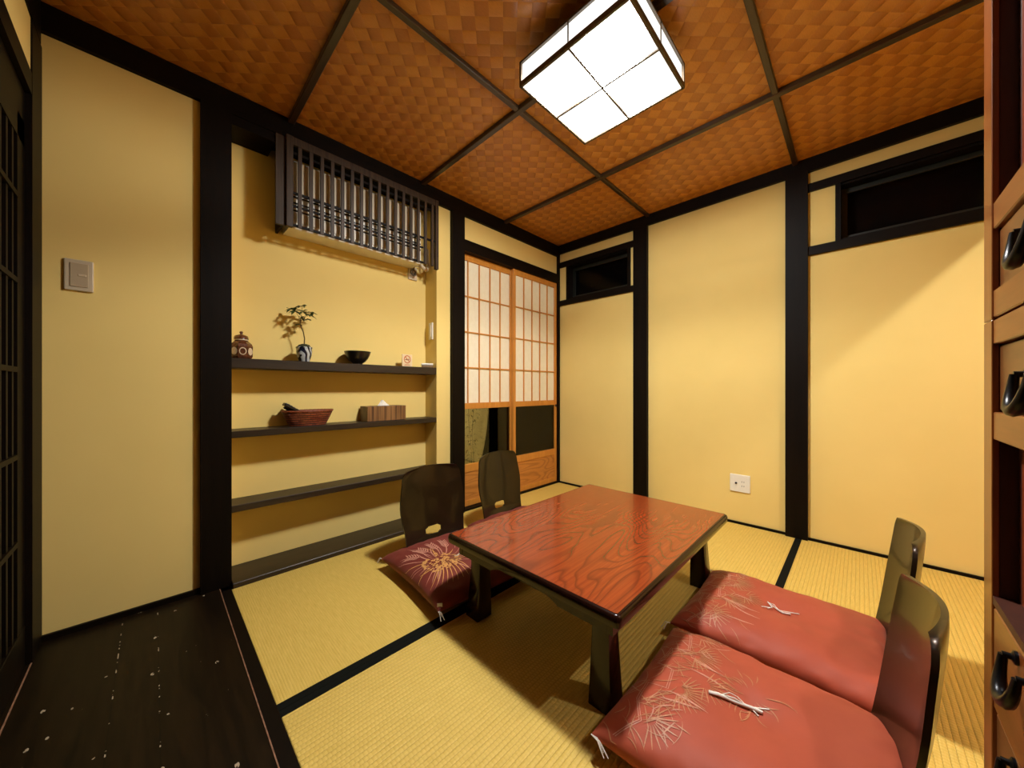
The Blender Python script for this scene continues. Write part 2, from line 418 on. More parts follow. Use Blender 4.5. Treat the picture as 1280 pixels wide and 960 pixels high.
# ceiling battens
for i, y in enumerate((1.208, .281, -.19, -.66, -1.12)):
    if i == 2: continue
    bm = B(); box(bm, XL, XW, y - .013, y + .013, ZC - .020, ZC + .002, bev=.003)
    trim(bm, BATT, 'brown ceiling batten parallel to the alcove wall, %s' % ('nearer the alcove', 'under which the big window begins', '', 'near the room lintel', 'in the next room')[i])
for i, x in enumerate((.500, 1.275, 2.052)):
    bm = B(); box(bm, x - .015, x + .015, YR, 2.098, ZC - .024, ZC + .002, bev=.003)
    trim(bm, BATTY, 'brown ceiling batten running away from the alcove, %s' % ('above the left end of the grille', 'carrying the paper lamp', 'nearest the window wall')[i])

# ------------------------------------------------------------------ tatami mats
def mat_(x0, x1, y0, y1, mt, borders, label):
    t = thing('tatami_mat', label, 'tatami mat', ((x0 + x1) / 2, (y0 + y1) / 2, -.03), group=None)
    cx, cy = (x0 + x1) / 2, (y0 + y1) / 2
    bm = B(); box(bm, x0 - cx, x1 - cx, y0 - cy, y1 - cy, 0, .030, bev=.002); obj('mat_core', bm, mt, t)
    for a, b2 in borders:
        bm = B(); box(bm, x0 - cx - .0003, x1 - cx + .0003, a - cy, b2 - cy, .002, .0314); obj('border', bm, HERI, t)
mat_(.2505, 2.787, 1.179, 2.049, TATY, [(1.179, 1.206)], 'straw mat in front of the alcove under the two far floor chairs')
mat_(.2505, 2.787, .2655, 1.178, TATX, [(1.151, 1.178), (.2655, .281)], 'straw mat in the middle under the low table')
mat_(.2505, 2.787, -.645, .265, TATX, [(.249, .265)], 'straw mat by the chest under the two near floor chairs')
bm = B(); box(bm, 1.514, 2.787, 2.0495, 2.099, -.03, .0, bev=.001)
tag(obj('tatami_mat', bm, TATY), 'narrow strip of straw matting at the foot of the paper doors', 'tatami mat')
bm = B(); box(bm, .2505, 2.80, YR, -.646, -.03, 0)
tag(obj('tatami_mat', bm, TATX), 'straw mat of the next room beyond the chest', 'tatami mat')

# ------------------------------------------------------------------ paper doors
def shoji(n, x0, x1, yf, label, cols, xs_first=None):
    z0, z1 = .014, 1.975
    t = thing('door_%d' % n, label, 'sliding door', ((x0 + x1) / 2, yf, z0)); t['kind'] = 'structure'
    cx = (x0 + x1) / 2; w = (x1 - x0) / 2; T = .028
    def bb(bm, a, b2, c, d, y0=0, y1=T, **k): box(bm, a, b2, y0, y1, c - z0, d - z0, **k)
    st = .030; zt = 1.905; zm = .808; zmb = .762; zk = .335; zkt = .275
    bm = B()
    bb(bm, -w, -w + st, z0, z1, bev=.002); bb(bm, w - st, w, z0, z1, bev=.002)
    for a, c in ((zt, z1), (zmb, zm), (zkt, zk), (z0, z0 + .045)): bb(bm, -w + st, w - st, a, c, .002, T - .002, bev=.002)
    obj('door_frame', bm, CEDAR, t)
    bm = B()
    for i in range(1, cols):
        x = -w + st + (2 * w - 2 * st) * i / cols
        bb(bm, x - .004, x + .004, zm, zt, .004, .014)
    for i in range(1, 4):
        z = zm + (zt - zm) * i / 4
        bb(bm, -w + st, w - st, z - .0045, z + .0045, .006, .0145)
    obj('kumiko_lattice', bm, CEDAR, t)
    bm = B(); bb(bm, -w + st, w - st, zm, zt, .0146, .0156); obj('paper', bm, PAPER, t)
    bm = B(); bb(bm, -w + st, w - st, zk, zmb, .012, .015); obj('pane', bm, GLASS, t)
    bm = B(); bb(bm, -w + st, w - st, z0 + .045, zkt, .008, .018); obj('kick_panel', bm, KICK, t)
    return t
shoji(1, 1.560, 2.190, 2.147, 'left paper sliding door with garden glass, beside the dark post', 5)
d2 = shoji(2, 2.168, 2.776, 2.116, 'right paper sliding door in the far corner', 5)
bm = B(); lathe(bm, [(0, -.001), (.012, -.001), (.014, 0), (.0, .0005)], 16)
o = obj('finger_pull', bm, DARKP, d2, 40, loc=(.29, -.0005, .74)); o.rotation_euler = (PI / 2, 0, 0)

# courtyard behind the glass
bm = B(); box(bm, 1.0, 3.4, 2.95, 3.05, -.1, 2.2); box(bm, 1.0, 1.06, 2.27, 2.95, -.1, 2.2)
o = struct('wall_courtyard', bm, plain('garden_wall', (.50, .40, .20), .9, .15, 6), 'pale garden wall behind the glass of the paper doors'); o['category'] = 'wall'
sbox('floor', plain('garden_gravel', (.10, .09, .06), .9, .5, 90, .4), 'dark gravel of the small court', 1.0, 3.4, 2.21, 3.0, -.08, -.04)
bm = B(); box(bm, 2.40, 2.50, 2.62, 2.72, -.04, 2.1); trim(bm, POST, 'dark post standing outside the left door glass')
PANE_TONE = wood('pane_tone_board', (.045, .048, .028), (.085, .085, .050), .5, 'z', 20, .05, .2)  # boards added behind the right pane for its dark grey green tone
bm = B()
for i in range(7): box(bm, 2.51 + i * .11, 2.617 + i * .11, 2.70, 2.715, -.04, 2.1, bev=.002)
o = trim(bm, PANE_TONE, 'grey green boards added outside to tone the right door glass')
GLEAF = plain('bamboo_leaf', (.045, .042, .012), .6, .3, 40); GSTEM = plain('bamboo_stem', (.085, .060, .022), .6, .2, 40)
def blade(bm, p, d, L, w, droop=.3, mi=0):
    d = Vector(d).normalized(); s = d.cross(Vector((0, 0, 1)))
    if s.length < .1: s = Vector((1, 0, 0))
    s.normalize(); rows = []
    for k, (t, ww) in enumerate(((0, .15), (.3, 1), (.62, .75), (1, .03))):
        c = Vector(p) + d * L * t + Vector((0, 0, -droop * L * t * t))
        rows.append((bm.verts.new(c - s * w * ww + Vector((0, 0, w * .3 * ww))), bm.verts.new(c + Vector((0, 0, 0))), bm.verts.new(c + s * w * ww + Vector((0, 0, w * .3 * ww)))))
    for a, c in zip(rows, rows[1:]):
        for j in (0, 1):
            f = bm.faces.new((a[j], a[j + 1], c[j + 1], c[j])); f.material_index = mi
for k, (x, y, h) in enumerate(((2.08, 2.60, .78), (2.03, 2.80, .95), (2.27, 2.78, .85))):
    t = thing('bamboo_plant', ('thin bamboo nearest the left door glass', 'thin bamboo further left outside the door glass', 'thin bamboo against the pale garden wall')[k], 'plant', (x, y, -.04), group=None)
    bm = B(); pts = [(math.sin(i * .7 + k) * .012, math.cos(i + k) * .01, h * i / 7) for i in range(8)]
    tube(bm, pts, [.006 - .0005 * i for i in range(8)], 6); obj('stem', bm, GSTEM, t, 60)
    bm = B()
    for i in range(46):
        z = h * random.uniform(.35, 1); a = random.uniform(0, 2 * PI); r = random.uniform(0, .09)
        blade(bm, (r * math.cos(a), r * math.sin(a), z), (math.cos(a), math.sin(a), random.uniform(-.2, .5)), random.uniform(.04, .07), .0085, .5)
    obj('leaves', bm, GLEAF, t)

# ------------------------------------------------------------------ left lattice door
t = thing('door_3', 'dark wooden lattice sliding door on the left wall', 'sliding door', (XL, .45, 0)); t['kind'] = 'structure'
DL = 1.50
bm = B()
box(bm, -.045, -.012, -1.6, -1.54, .0, 1.80); box(bm, -.045, -.012, 1.44, 1.525, .0, 1.80)
box(bm, -.045, -.012, -1.6, 1.525, 1.72, 1.80); box(bm, -.045, -.010, -1.6, 1.525, 0, .135, bev=.002)
obj('door_frame', bm, POST, t)
bm = B(); y = 1.40
while y > -1.5:
    box(bm, -.040, -.014, y - .009, y + .009, .135, 1.72); y -= .062
for z in (.43, .705, .98, 1.26, 1.53): box(bm, -.036, -.010, -1.54, 1.44, z - .008, z + .008)
obj('lattice_bars', bm, POST, t)
bm = B(); box(bm, -.050, -.046, -1.58, 1.5, .1, 1.76); obj('backing_board', bm, plain('door_backing', (.006, .0045, .003), .6, .3, 20), t)
t['label'] = 'dark wooden lattice sliding door on the left wall'

# ------------------------------------------------------------------ ceiling lamp
LX, LY, LZ0, LZ1, LH = 1.275, .742, 2.138, 2.240, .2325
t = thing('ceiling_lamp', 'square white paper ceiling lamp with dark wooden frame', 'ceiling lamp', (LX, LY, LZ0))
LW = wood('lamp_frame_wood', (.045, .030, .018), (.10, .07, .042), .4, 'x', 30, .1, .1)
bm = B(); b_ = .011; Hh = LZ1 - LZ0
for sx in (-1, 1):
    box(bm, sx * LH - b_ / 2, sx * LH + b_ / 2, -LH, LH, 0, .020, bev=.001)
    box(bm, -LH, LH, sx * LH - b_ / 2, sx * LH + b_ / 2, 0, .020, bev=.001)
    box(bm, sx * LH - .005, sx * LH + .005, -LH, LH, Hh - .008, Hh); box(bm, -LH, LH, sx * LH - .005, sx * LH + .005, Hh - .008, Hh)
    for sy in (-1, 1): box(bm, sx * LH - .005, sx * LH + .005, sy * LH - .005, sy * LH + .005, 0, Hh)
obj('lamp_frame', bm, LW, t)
bm = B()
box(bm, -.0034, .0034, -LH, LH, -.001, .004); box(bm, -LH, LH, -.0034, .0034, -.001, .004)
for sx in (-1, 1):
    box(bm, sx * (LH + .003) - .0015, sx * (LH + .003) + .0015, -.0025, .0025, .011, Hh - .008); box(bm, -.0025, .0025, sx * (LH + .003) - .0015, sx * (LH + .003) + .0015, .011, Hh - .008)
obj('muntins', bm, LW, t)
bm = B(); q = LH - .004
def quad(bm, *ps, mi=0):
    f = bm.faces.new([bm.verts.new(p) for p in ps]); f.material_index = mi
quad(bm, (-q, -q, .005), (q, -q, .005), (q, q, .005), (-q, q, .005))
for s_ in (-1, 1):
    quad(bm, (s_ * q, -q, .006), (s_ * q, q, .006), (s_ * q, q, Hh - .008), (s_ * q, -q, Hh - .008)); quad(bm, (-q, s_ * q, .006), (q, s_ * q, .006), (q, s_ * q, Hh - .008), (-q, s_ * q, Hh - .008))
obj('paper_shade', bm, LPAPER, t)
bm = B(); box(bm, -LH, LH, -LH, LH, Hh - .004, Hh - .0005)
obj('top_plate', bm, plain('lamp_top_plate', (.03, .028, .025), .6, .05, 20), t)
bm = B(); lathe(bm, [(0, Hh - .001), (.08, Hh - .001), (.075, ZC - LZ0 - .02), (0, ZC - LZ0 - .02)], 24)
obj('ceiling_mount', bm, WHITEP, t, 40)
def torus(bm, R, r, z, n=40, m_=8):
    rg = [[bm.verts.new(((R + r * math.cos(2 * PI * j / m_)) * math.cos(2 * PI * i / n), (R + r * math.cos(2 * PI * j / m_)) * math.sin(2 * PI * i / n), z + r * math.sin(2 * PI * j / m_))) for j in range(m_)] for i in range(n)]
    for i in range(n):
        for j in range(m_): bm.faces.new((rg[i][j], rg[(i + 1) % n][j], rg[(i + 1) % n][(j + 1) % m_], rg[i][(j + 1) % m_]))
bm = B(); torus(bm, .105, .013, .055); obj('ring_tube', bm, TUBE, t, 179)
for nm, kind, en, zz in (('ring_tube_light', 'POINT', 40, .024), ('reflector_light', 'AREA', 150, .090)):
    ld = bpy.data.lights.new(nm, kind); ld.energy = en; ld.color = (1, 1, .97)
    if kind == 'POINT': ld.shadow_soft_size = .03
    else: ld.shape = 'DISK'; ld.size = .24
    lo = bpy.data.objects.new(nm, ld); C.objects.link(lo); lo.parent = t; lo.location = (0, 0, zz); lo.visible_camera = False

# second lamp: a small bulb in the next room, beyond the lintel
ld = bpy.data.lights.new('next_room_bulb', 'POINT'); ld.energy = 46; ld.color = (1, 1, .97); ld.shadow_soft_size = .018
lo = bpy.data.objects.new('next_room_bulb', ld); C.objects.link(lo); lo.location = (1.62, -.95, 2.20)
lo['label'] = 'small warm bulb hanging in the next room'; lo['category'] = 'lamp'
ld = bpy.data.lights.new('court_fill_light', 'POINT'); ld.energy = 12.0; ld.color = (1, .86, .5); ld.shadow_soft_size = .04  # fill light added out of view to brighten the court behind the glass
lo = bpy.data.objects.new('court_fill_light', ld); C.objects.link(lo); lo.location = (1.74, 2.46, .62)
lo['label'] = 'unseen fill light added outside the paper doors'; lo['category'] = 'lamp'

# ------------------------------------------------------------------ alcove shelves
def shelf(z0, z1, y0, label):
    bm = B(); box(bm, AX0 + .001, AX1 - .001, y0, YB - .0005, z0, z1, bev=.002)
    return tag(obj('wall_shelf', bm, SHELF), label, 'shelf')
SZ1, SZ2 = 1.066, .716
shelf(1.018, SZ1, 2.118, 'top dark wooden alcove shelf carrying the jar, plant and bowl')
shelf(.684, SZ2, 2.118, 'middle dark wooden alcove shelf carrying the basket and tissue box')
shelf(.330, .362, 2.118, 'lowest dark wooden alcove shelf, empty')

# ------------------------------------------------------------------ air conditioner and its grille
t = thing('air_conditioner', 'white wall air conditioner behind the dark slatted grille', 'air conditioner', (.90, YB, 1.768))
bm = B()
prof = [(-.138, .01), (-.130, .0), (-.001, 0), (-.001, .362), (-.125, .362), (-.140, .345)]
prism(bm, [(-.40, y, z) for y, z in prof], (.775, 0, 0)); obj('casing', bm, WHITEP, t)
bm = B(); box(bm, -.38, .355, -.143, -.139, .032, .082, bev=.001); box(bm, -.38, .355, -.143, -.139, .175, .350, bev=.001)
obj('louvre', bm, IVORY, t)
bm = B()
for z in (.088, .128, .160): box(bm, -.40, .372, -.1435, -.1395, z, z + .007)
obj('air_slot', bm, DARKP, t)
bm = B(); tube(bm, [(.375, -.09, .03), (.42, -.09, -.002), (.455, -.08, -.010), (.485, -.06, .015), (.492, -.035, .07), (.49, -.03, .16)], .014, 10)
obj('drain_hose', bm, IVORY, t, 60)
t = thing('slatted_grille', 'dark slatted wooden grille hanging over the air conditioner', 'grille', (.475, 2.098, 1.765))
GX = .912
bm = B()
box(bm, -.012, -.0005, .013, .166, .0, .440); obj('light_stop_board', bm, POST, t)  # added behind the stile to stop light leaking onto the alcove wall
bm = B()
box(bm, -.043, .0, -.004, .012, -.010, .445); box(bm, 0, .030, -.020, .004, -.012, .455, bev=.001); box(bm, GX - .024, GX, -.020, .004, -.02, .455, bev=.001)
box(bm, .03, GX - .024, -.016, .0, .415, .455); obj('grille_frame', bm, LATT, t)
bm = B()
n = 16
for i in range(n):
    x = .030 + (GX - .054) * (i + .5) / n + .006
    prism(bm, [(x - .0085, -.014, -.004), (x + .0085, -.014, -.004), (x + .0085, .0, -.004), (x - .0085, .0, -.004)], (0, 0, .42))
obj('slat_panel', bm, LATT, t)
bm = B()
box(bm, .03, GX - .024, -.008, .003, .165, .177); box(bm, .03, .80, -.006, .003, .100, .110); box(bm, .03, .80, -.008, .003, -.002, .010)
box(bm, .03, GX - .024, -.008, .003, .372, .384)
obj('cross_rails', bm, POST, t)

# outlet with plug on the alcove back wall
t = thing('wall_outlet', 'round grey plug in a small outlet below the air conditioner', 'outlet', (1.290, YB, 1.735))
bm = B(); box(bm, -.035, .035, -.010, 0, -.045, .045, bev=.003); obj('cover_plate', bm, IVORY, t)
bm = B(); torus(bm, .018, .005, 0, 24, 6); o = obj('plug', bm, GREY, t, 179, loc=(0, -.013, .008)); o.rotation_euler = (PI / 2, 0, 0)
bm = B(); tube(bm, [(0, -.020, .004), (.012, -.028, -.012), (.0, -.028, -.028), (-.012, -.022, -.012), (-.005, -.018, .02), (.01, -.02, .05), (.05, -.03, .06)], .0035, 6); obj('cord', bm, GREY, t, 60)

# switch plates
def plate(name, label, cat, loc, rotz, w, h, kind):
    t = thing(name, label, cat, loc, rotz)
    bm = B(); box(bm, -w / 2, w / 2, -.009, 0, -h / 2, h / 2, bev=.003, seg=2); obj('cover_plate', bm, WHITEP if kind != 'sw' else IVORY, t)
    if kind == 'sw':
        bm = B(); box(bm, -w * .30, w * .32, -.0115, -.009, -h * .38, h * .38, bev=.001); obj('rocker', bm, plain('switch_rocker', (.46, .36, .23), .4, .03, 20), t)
        bm = B(); box(bm, -.002, w * .26, -.0135, -.0112, -.004, .004, bev=.001); obj('indicator', bm, IVORY, t)
    if kind == 'sw2':
        bm = B(); box(bm, -w * .22, w * .22, -.012, -.009, -h * .36, h * .36, bev=.001); obj('rocker', bm, WHITEP, t)
    if kind == 'out':
        bm = B()
        for z in (.012, -.016):
            for x in (.012, .024): box(bm, x - .0015, x + .0015, -.0095, -.0088, z - .005, z + .005)
        obj('socket_slots', bm, GREY, t)
        bm = B(); lathe(bm, [(0, .0), (.007, 0), (.006, .006), (.003, .006), (.003, .010), (0, .010)], 14)
        o = obj('aerial_socket', bm, IRON, t, 40, loc=(-.022, -.009, 0)); o.rotation_euler = (PI / 2, 0, 0)
    return t
plate('light_switch', 'beige wide light switch on the left wall panel', 'switch', (-.199, YW, 1.350), 0, .072, .118, 'sw')
plate('light_switch', 'slim white light switch on the alcove side wall', 'switch', (AX1, 2.185, 1.330), -PI / 2, .048, .120, 'sw2')
plate('wall_outlet', 'square white outlet low on the window wall', 'outlet', (XW, .578, .276), PI / 2 * -1, .118, .118, 'out')

# ------------------------------------------------------------------ things on the shelves
# ginger jar
t = thing('lidded_jar', 'small brown and white patterned lidded jar by the alcove post', 'jar', (.305, 2.185, SZ1))
JB = plain('jar_brown_glaze', (.105, .032, .012), .25, .6, 130, coat=.5)
bm = B(); lathe(bm, [(0, 0), (.040, 0), (.047, .012), (.048, .062), (.044, .074), (.028, .090), (.024, .093), (0, .093)], 8, rot=PI / 8); obj('jar_body', bm, JB, t)
WH = plain('jar_white_glaze', (.62, .47, .30), .3, .25, 150, coat=.4)
for k in range(8):
    a = k * PI / 4
    bm = B(); R_ = .0150; r2 = .0115; pts = 14; yy = -.0452
    vo = [bm.verts.new((R_ * math.cos(2 * PI * i / pts), yy, .037 + 1.25 * R_ * math.sin(2 * PI * i / pts))) for i in range(pts)]
    vi = [bm.verts.new((r2 * math.cos(2 * PI * i / pts), yy - .0006, .037 + 1.25 * r2 * math.sin(2 * PI * i / pts))) for i in range(pts)]
    for i in range(pts): bm.faces.new((vo[i], vo[(i + 1) % pts], vi[(i + 1) % pts], vi[i]))
    if k % 2: bmesh.ops.contextual_create(bm, geom=vi)
    obj('medallion', bm, WH, t, rotz=a)
bm = B(); lathe(bm, [(.0285, .092), (.0285, .097), (.0, .097)], 20); obj('neck_band', bm, WH, t, 40)
bm = B(); lathe(bm, [(.026, .097), (.031, .099), (.027, .114), (.012, .121), (.006, .123), (.005, .127), (.008, .131), (.006, .137), (0, .139)], 20); obj('lid', bm, JB, t, 50)

# plant pot
t = thing('potted_plant', 'little green plant in a blue and white pot on the top shelf', 'plant', (.582, 2.18, SZ1))
m, nt, b, o_ = new_mat('blue_white_porcelain')
wv = nt.nodes.new('ShaderNodeTexWave'); wv.bands_direction = 'DIAGONAL'; wv.inputs['Scale'].default_value = 17; wv.inputs['Distortion'].default_value = 9; wv.inputs['Detail'].default_value = 1
nt.links.new(coords(nt), wv.inputs['Vector'])
nt.links.new(ramp(nt, wv.outputs['Fac'], [(.45, (.008, .011, .028)), (.56, (.50, .52, .50))]), b.inputs['Base Color']); setp(b, rough=.15, coat=.6)
bm = B(); lathe(bm, [(0, 0), (.024, 0), (.026, .004), (.036, .035), (.039, .060), (.038, .072), (.041, .076), (.040, .082), (.035, .082), (.033, .070), (0, .070)], 28); obj('pot', bm, m, t, 40)
bm = B(); lathe(bm, [(.034, .070), (.033, .084), (.026, .093), (.012, .097), (0, .098)], 20)
for v in bm.verts: v.co.z += random.uniform(-.002, .003)
obj('moss', bm, plain('moss', (.030, .032, .008), .95, .5, 200, .5), t, 60)
bm = B(); stem = [(.0, 0, .09), (.002, 0, .13), (-.004, 0, .165), (-.016, 0, .195), (-.020, 0, .225), (-.012, 0, .255)]
tube(bm, stem, [.0032, .003, .0028, .0025, .002, .0015], 6)
for e_ in ((.03, .02, .275), (-.045, -.01, .275), (-.015, -.02, .30), (.01, .02, .25), (-.028, 0, .2)): tube(bm, [(-.016, 0, .225), e_], .001, 4)
obj('stem', bm, plain('plant_stem', (.10, .062, .018), .7, .2, 40), t, 60)
bm = B()
for cx, cy, cz, n_, L in ((-.050, -.01, .272, 8, .036), (-.018, -.02, .300, 8, .038), (.028, .0, .262, 8, .038), (.000, .02, .280, 7, .036), (-.028, .0, .200, 5, .026), (-.012, -.01, .240, 6, .030), (-.06, .02, .283, 6, .03), (.012, -.02, .232, 5, .024), (.040, .01, .275, 6, .028)):
    for i in range(n_):
        a = 2 * PI * i / n_ + random.uniform(-.3, .3)
        blade(bm, (cx, cy, cz), (math.cos(a), math.sin(a) * .7, random.uniform(-.35, .75)), L * random.uniform(.8, 1.2), .0095, .35)
obj('foliage', bm, plain('plant_leaf', (.052, .082, .018), .5, .4, 60), t, 60)

# black bowl
bm = B(); lathe(bm, [(0, 0), (.027, 0), (.028, .007), (.044, .018), (.059, .036), (.069, .056), (.076, .079), (.073, .079), (.066, .057), (.055, .038), (.04, .022), (.02, .013), (0, .012)], 36)
tag(obj('bowl', bm, plain('black_bowl_lacquer', (.008, .007, .006), .3, .2, 20, coat=.3), smooth=40, loc=(.875, 2.186, SZ1)), 'black round bowl on the middle of the top shelf', 'bowl')

# no smoking card
t = thing('no_smoking_sign', 'small cream card with a red no smoking mark', 'sign', (1.208, 2.19, SZ1), math.radians(6))
bm = B(); box(bm, -.040, .040, -.003, .003, 0, .086, bev=.001); obj('card', bm, plain('sign_card', (.78, .60, .36), .45, .04, 20), t)
bm = B(); box(bm, -.040, .040, .003, .03, 0, .006); obj('stand', bm, plain('sign_card_back', (.60, .42, .22), .5, .04, 20), t)
RED = plain('sign_red', (.52, .10, .02), .5, .05, 20)
bm = B(); n = 30; zc = .052
vo = [bm.verts.new((.027 * math.cos(2 * PI * i / n), -.0034, zc + .027 * math.sin(2 * PI * i / n))) for i in range(n)]
vi = [bm.verts.new((.0215 * math.cos(2 * PI * i / n), -.0034, zc + .0215 * math.sin(2 * PI * i / n))) for i in range(n)]
for i in range(n): bm.faces.new((vo[i], vo[(i + 1) % n], vi[(i + 1) % n], vi[i]))
a = math.radians(45); dx, dz = math.cos(a), -math.sin(a); nx, nz = -dz * .0026, dx * .0026
quad(bm, (-dx * .023 - nx, -.0036, zc - dz * .023 - nz), (dx * .023 - nx, -.0036, zc + dz * .023 - nz), (dx * .023 + nx, -.0036, zc + dz * .023 + nz), (-dx * .023 + nx, -.0036, zc - dz * .023 + nz))
box(bm, -.024, .024, -.0037, -.0031, .010, .0125); box(bm, -.018, .018, -.0037, -.0031, .016, .018)
obj('prohibition_mark', bm, RED, t)
bm = B(); box(bm, -.017, .012, -.0034, -.0031, zc - .004, zc + .001); box(bm, .0135, .017, -.0034, -.0031, zc - .004, zc + .001)
tube(bm, [(.014, -.0034, zc + .003), (.010, -.0034, zc + .008), (.014, -.0034, zc + .013)], .0010, 4)
obj('cigarette_mark', bm, plain('sign_dark', (.10, .03, .015), .5, .1, 20), t)

# flat case at the shelf end
t = thing('remote_control', 'flat white and brown handset lying at the right end of the top shelf', 'remote', (1.352, 2.17, SZ1), math.radians(-28))
bm = B(); box(bm, -.038, .038, -.022, .022, 0, .018, bev=.004, seg=2); obj('casing', bm, plain('handset_brown', (.20, .12, .055), .4, .2, 40), t)
bm = B(); box(bm, -.040, .040, -.023, .023, .018, .031, bev=.004, seg=2); obj('top_shell', bm, WHITEP, t)

# basket
m, nt, b, o_ = new_mat('woven_red_wicker')
bk = nt.nodes.new('ShaderNodeTexBrick'); bk.inputs['Scale'].default_value = 1; bk.inputs['Brick Width'].default_value = .085; bk.inputs['Row Height'].default_value = .0115
bk.inputs['Mortar Size'].default_value = .0022; bk.inputs['Color1'].default_value = (.17, .028, .010, 1); bk.inputs['Color2'].default_value = (.36, .095, .034, 1); bk.inputs['Mortar'].default_value = (.020, .005, .003, 1)
tc = nt.nodes.new('ShaderNodeUVMap'); nt.links.new(tc.outputs[0], bk.inputs['Vector'])
nt.links.new(bk.outputs['Color'], b.inputs['Base Color']); setp(b, rough=.4, coat=.2)
bump(nt, b, mth(nt, 'SUBTRACT', 1, bk.outputs['Fac']), .8, .002)
WICK = m
t = thing('wicker_basket', 'oval reddish woven wicker basket on the middle shelf', 'basket', (.605, 2.192, SZ2))
bm = B(); uvl = bm.loops.layers.uv.new('UVMap'); n = 64; rows = []
prof = [(.70, 0), (.76, .014), (.83, .032), (.90, .050), (.96, .066), (.99, .078)]
for k, (r, z) in enumerate(prof):
    rows.append([bm.verts.new((.128 * r * math.cos(2 * PI * i / n) * (1 + .010 * math.sin(i * PI / 2 + k * PI)), .066 * r * math.sin(2 * PI * i / n) * (1 + .010 * math.sin(i * PI / 2 + k * PI)), z)) for i in range(n)])
for k in range(len(prof) - 1):
    for i in range(n):
        f = bm.faces.new((rows[k][i], rows[k][(i + 1) % n], rows[k + 1][(i + 1) % n], rows[k + 1][i]))
        for l, (uu, zz) in zip(f.loops, ((i, prof[k][1]), (i + 1, prof[k][1]), (i + 1, prof[k + 1][1]), (i, prof[k + 1][1]))): l[uvl].uv = (uu / n * 2.4, zz)
bm.faces.new(rows[0][::-1])
inner = [[bm.verts.new((v.co.x * .95, v.co.y * .93, v.co.z + .003)) for v in r_] for r_ in rows]
for k in range(len(prof) - 1):
    for i in range(n):
        f = bm.faces.new((inner[k + 1][i], inner[k + 1][(i + 1) % n], inner[k][(i + 1) % n], inner[k][i]))
        for l, (uu, zz) in zip(f.loops, ((i, prof[k + 1][1]), (i + 1, prof[k + 1][1]), (i + 1, prof[k][1]), (i, prof[k][1]))): l[uvl].uv = (uu / n * 2.4, zz)
bm.faces.new(inner[0])
for i in range(n): bm.faces.new((rows[-1][i], rows[-1][(i + 1) % n], inner[-1][(i + 1) % n], inner[-1][i]))
obj('basket_body', bm, WICK, t, 60)
bm = B()
for k in range(3):
    ph = k * 2 * PI / 3
    pts = [(.127 * math.cos(2 * PI * i / 72) * (1 + .012 * math.cos(i * PI / 3 + ph)), .0655 * math.sin(2 * PI * i / 72) * (1 + .02 * math.cos(i * PI / 3 + ph)), .081 + .0025 * math.sin(i * PI / 3 + ph)) for i in range(73)]
    tube(bm, pts, .0030, 6, caps=False)
obj('braided_rim', bm, plain('wicker_rim', (.24, .060, .022), .45, .3, 90), t, 60)
def remote(loc, rot, label):
    t = thing('remote_control', label, 'remote', loc, 0, None); t.rotation_euler = rot
    bm = B(); box(bm, -.075, .075, -.020, .020, -.008, .008, bev=.004, seg=2); obj('casing', bm, DARKP, t)
    bm = B()
    for i in range(5):
        for j in (-1, 0, 1): box(bm, -.06 + i * .016, -.051 + i * .016, j * .011 - .003, j * .011 + .003, .008, .0095)
    obj('buttons', bm, GREY, t)
remote((.548, 2.185, .798), (0, math.radians(33), math.radians(6)), 'black remote control leaning out of the basket, upper one')
remote((.556, 2.222, .775), (0, math.radians(38), math.radians(-8)), 'black remote control leaning out of the basket, lower one')

# tissue box
m, nt, b, o_ = new_mat('zebra_wood')
f = noise_n(nt, coords(nt, (60, 6, 1.2)), 1.4, 3, .6)
nt.links.new(ramp(nt, f, [(.35, (.075, .030, .010)), (.60, (.285, .135, .045))]), b.inputs['Base Color']); setp(b, rough=.45)
t = thing('tissue_box', 'striped wooden tissue box with a white tissue on the middle shelf', 'tissue box', (1.045, 2.196, SZ2))
bm = B(); box(bm, -.128, .128, -.055, .055, 0, .093, bev=.002); obj('box_body', bm, m, t)
bm = B(); lathe(bm, [(0, .0935), (.050, .0935), (.050, .0942), (0, .0942)], 24, sy=.3); obj('opening', bm, DARKP, t)
bm = B(); pts = []
n = 26; base = [bm.verts.new((.040 * math.cos(2 * PI * i / n), .012 * math.sin(2 * PI * i / n), .094)) for i in range(n)]
mid = [bm.verts.new((.020 * math.cos(2 * PI * i / n) * (1 + .35 * math.sin(5 * 2 * PI * i / n)) - .004, .010 * math.sin(2 * PI * i / n) * (1 + .3 * math.sin(4 * i)), .108)) for i in range(n)]
top = [bm.verts.new((.005 * math.cos(2 * PI * i / n) * (1 + .5 * math.sin(6 * PI * i / n)) - .008, .006 * math.sin(2 * PI * i / n), .124 + .006 * math.sin(3 * 2 * PI * i / n))) for i in range(n)]
for a, c in ((base, mid), (mid, top)):
    for i in range(n): bm.faces.new((a[i], a[(i + 1) % n], c[(i + 1) % n], c[i]))
bm.faces.new(top)
obj('tissue', bm, plain('tissue_paper', (.85, .80, .70), .9, .04, 20), t, 60)

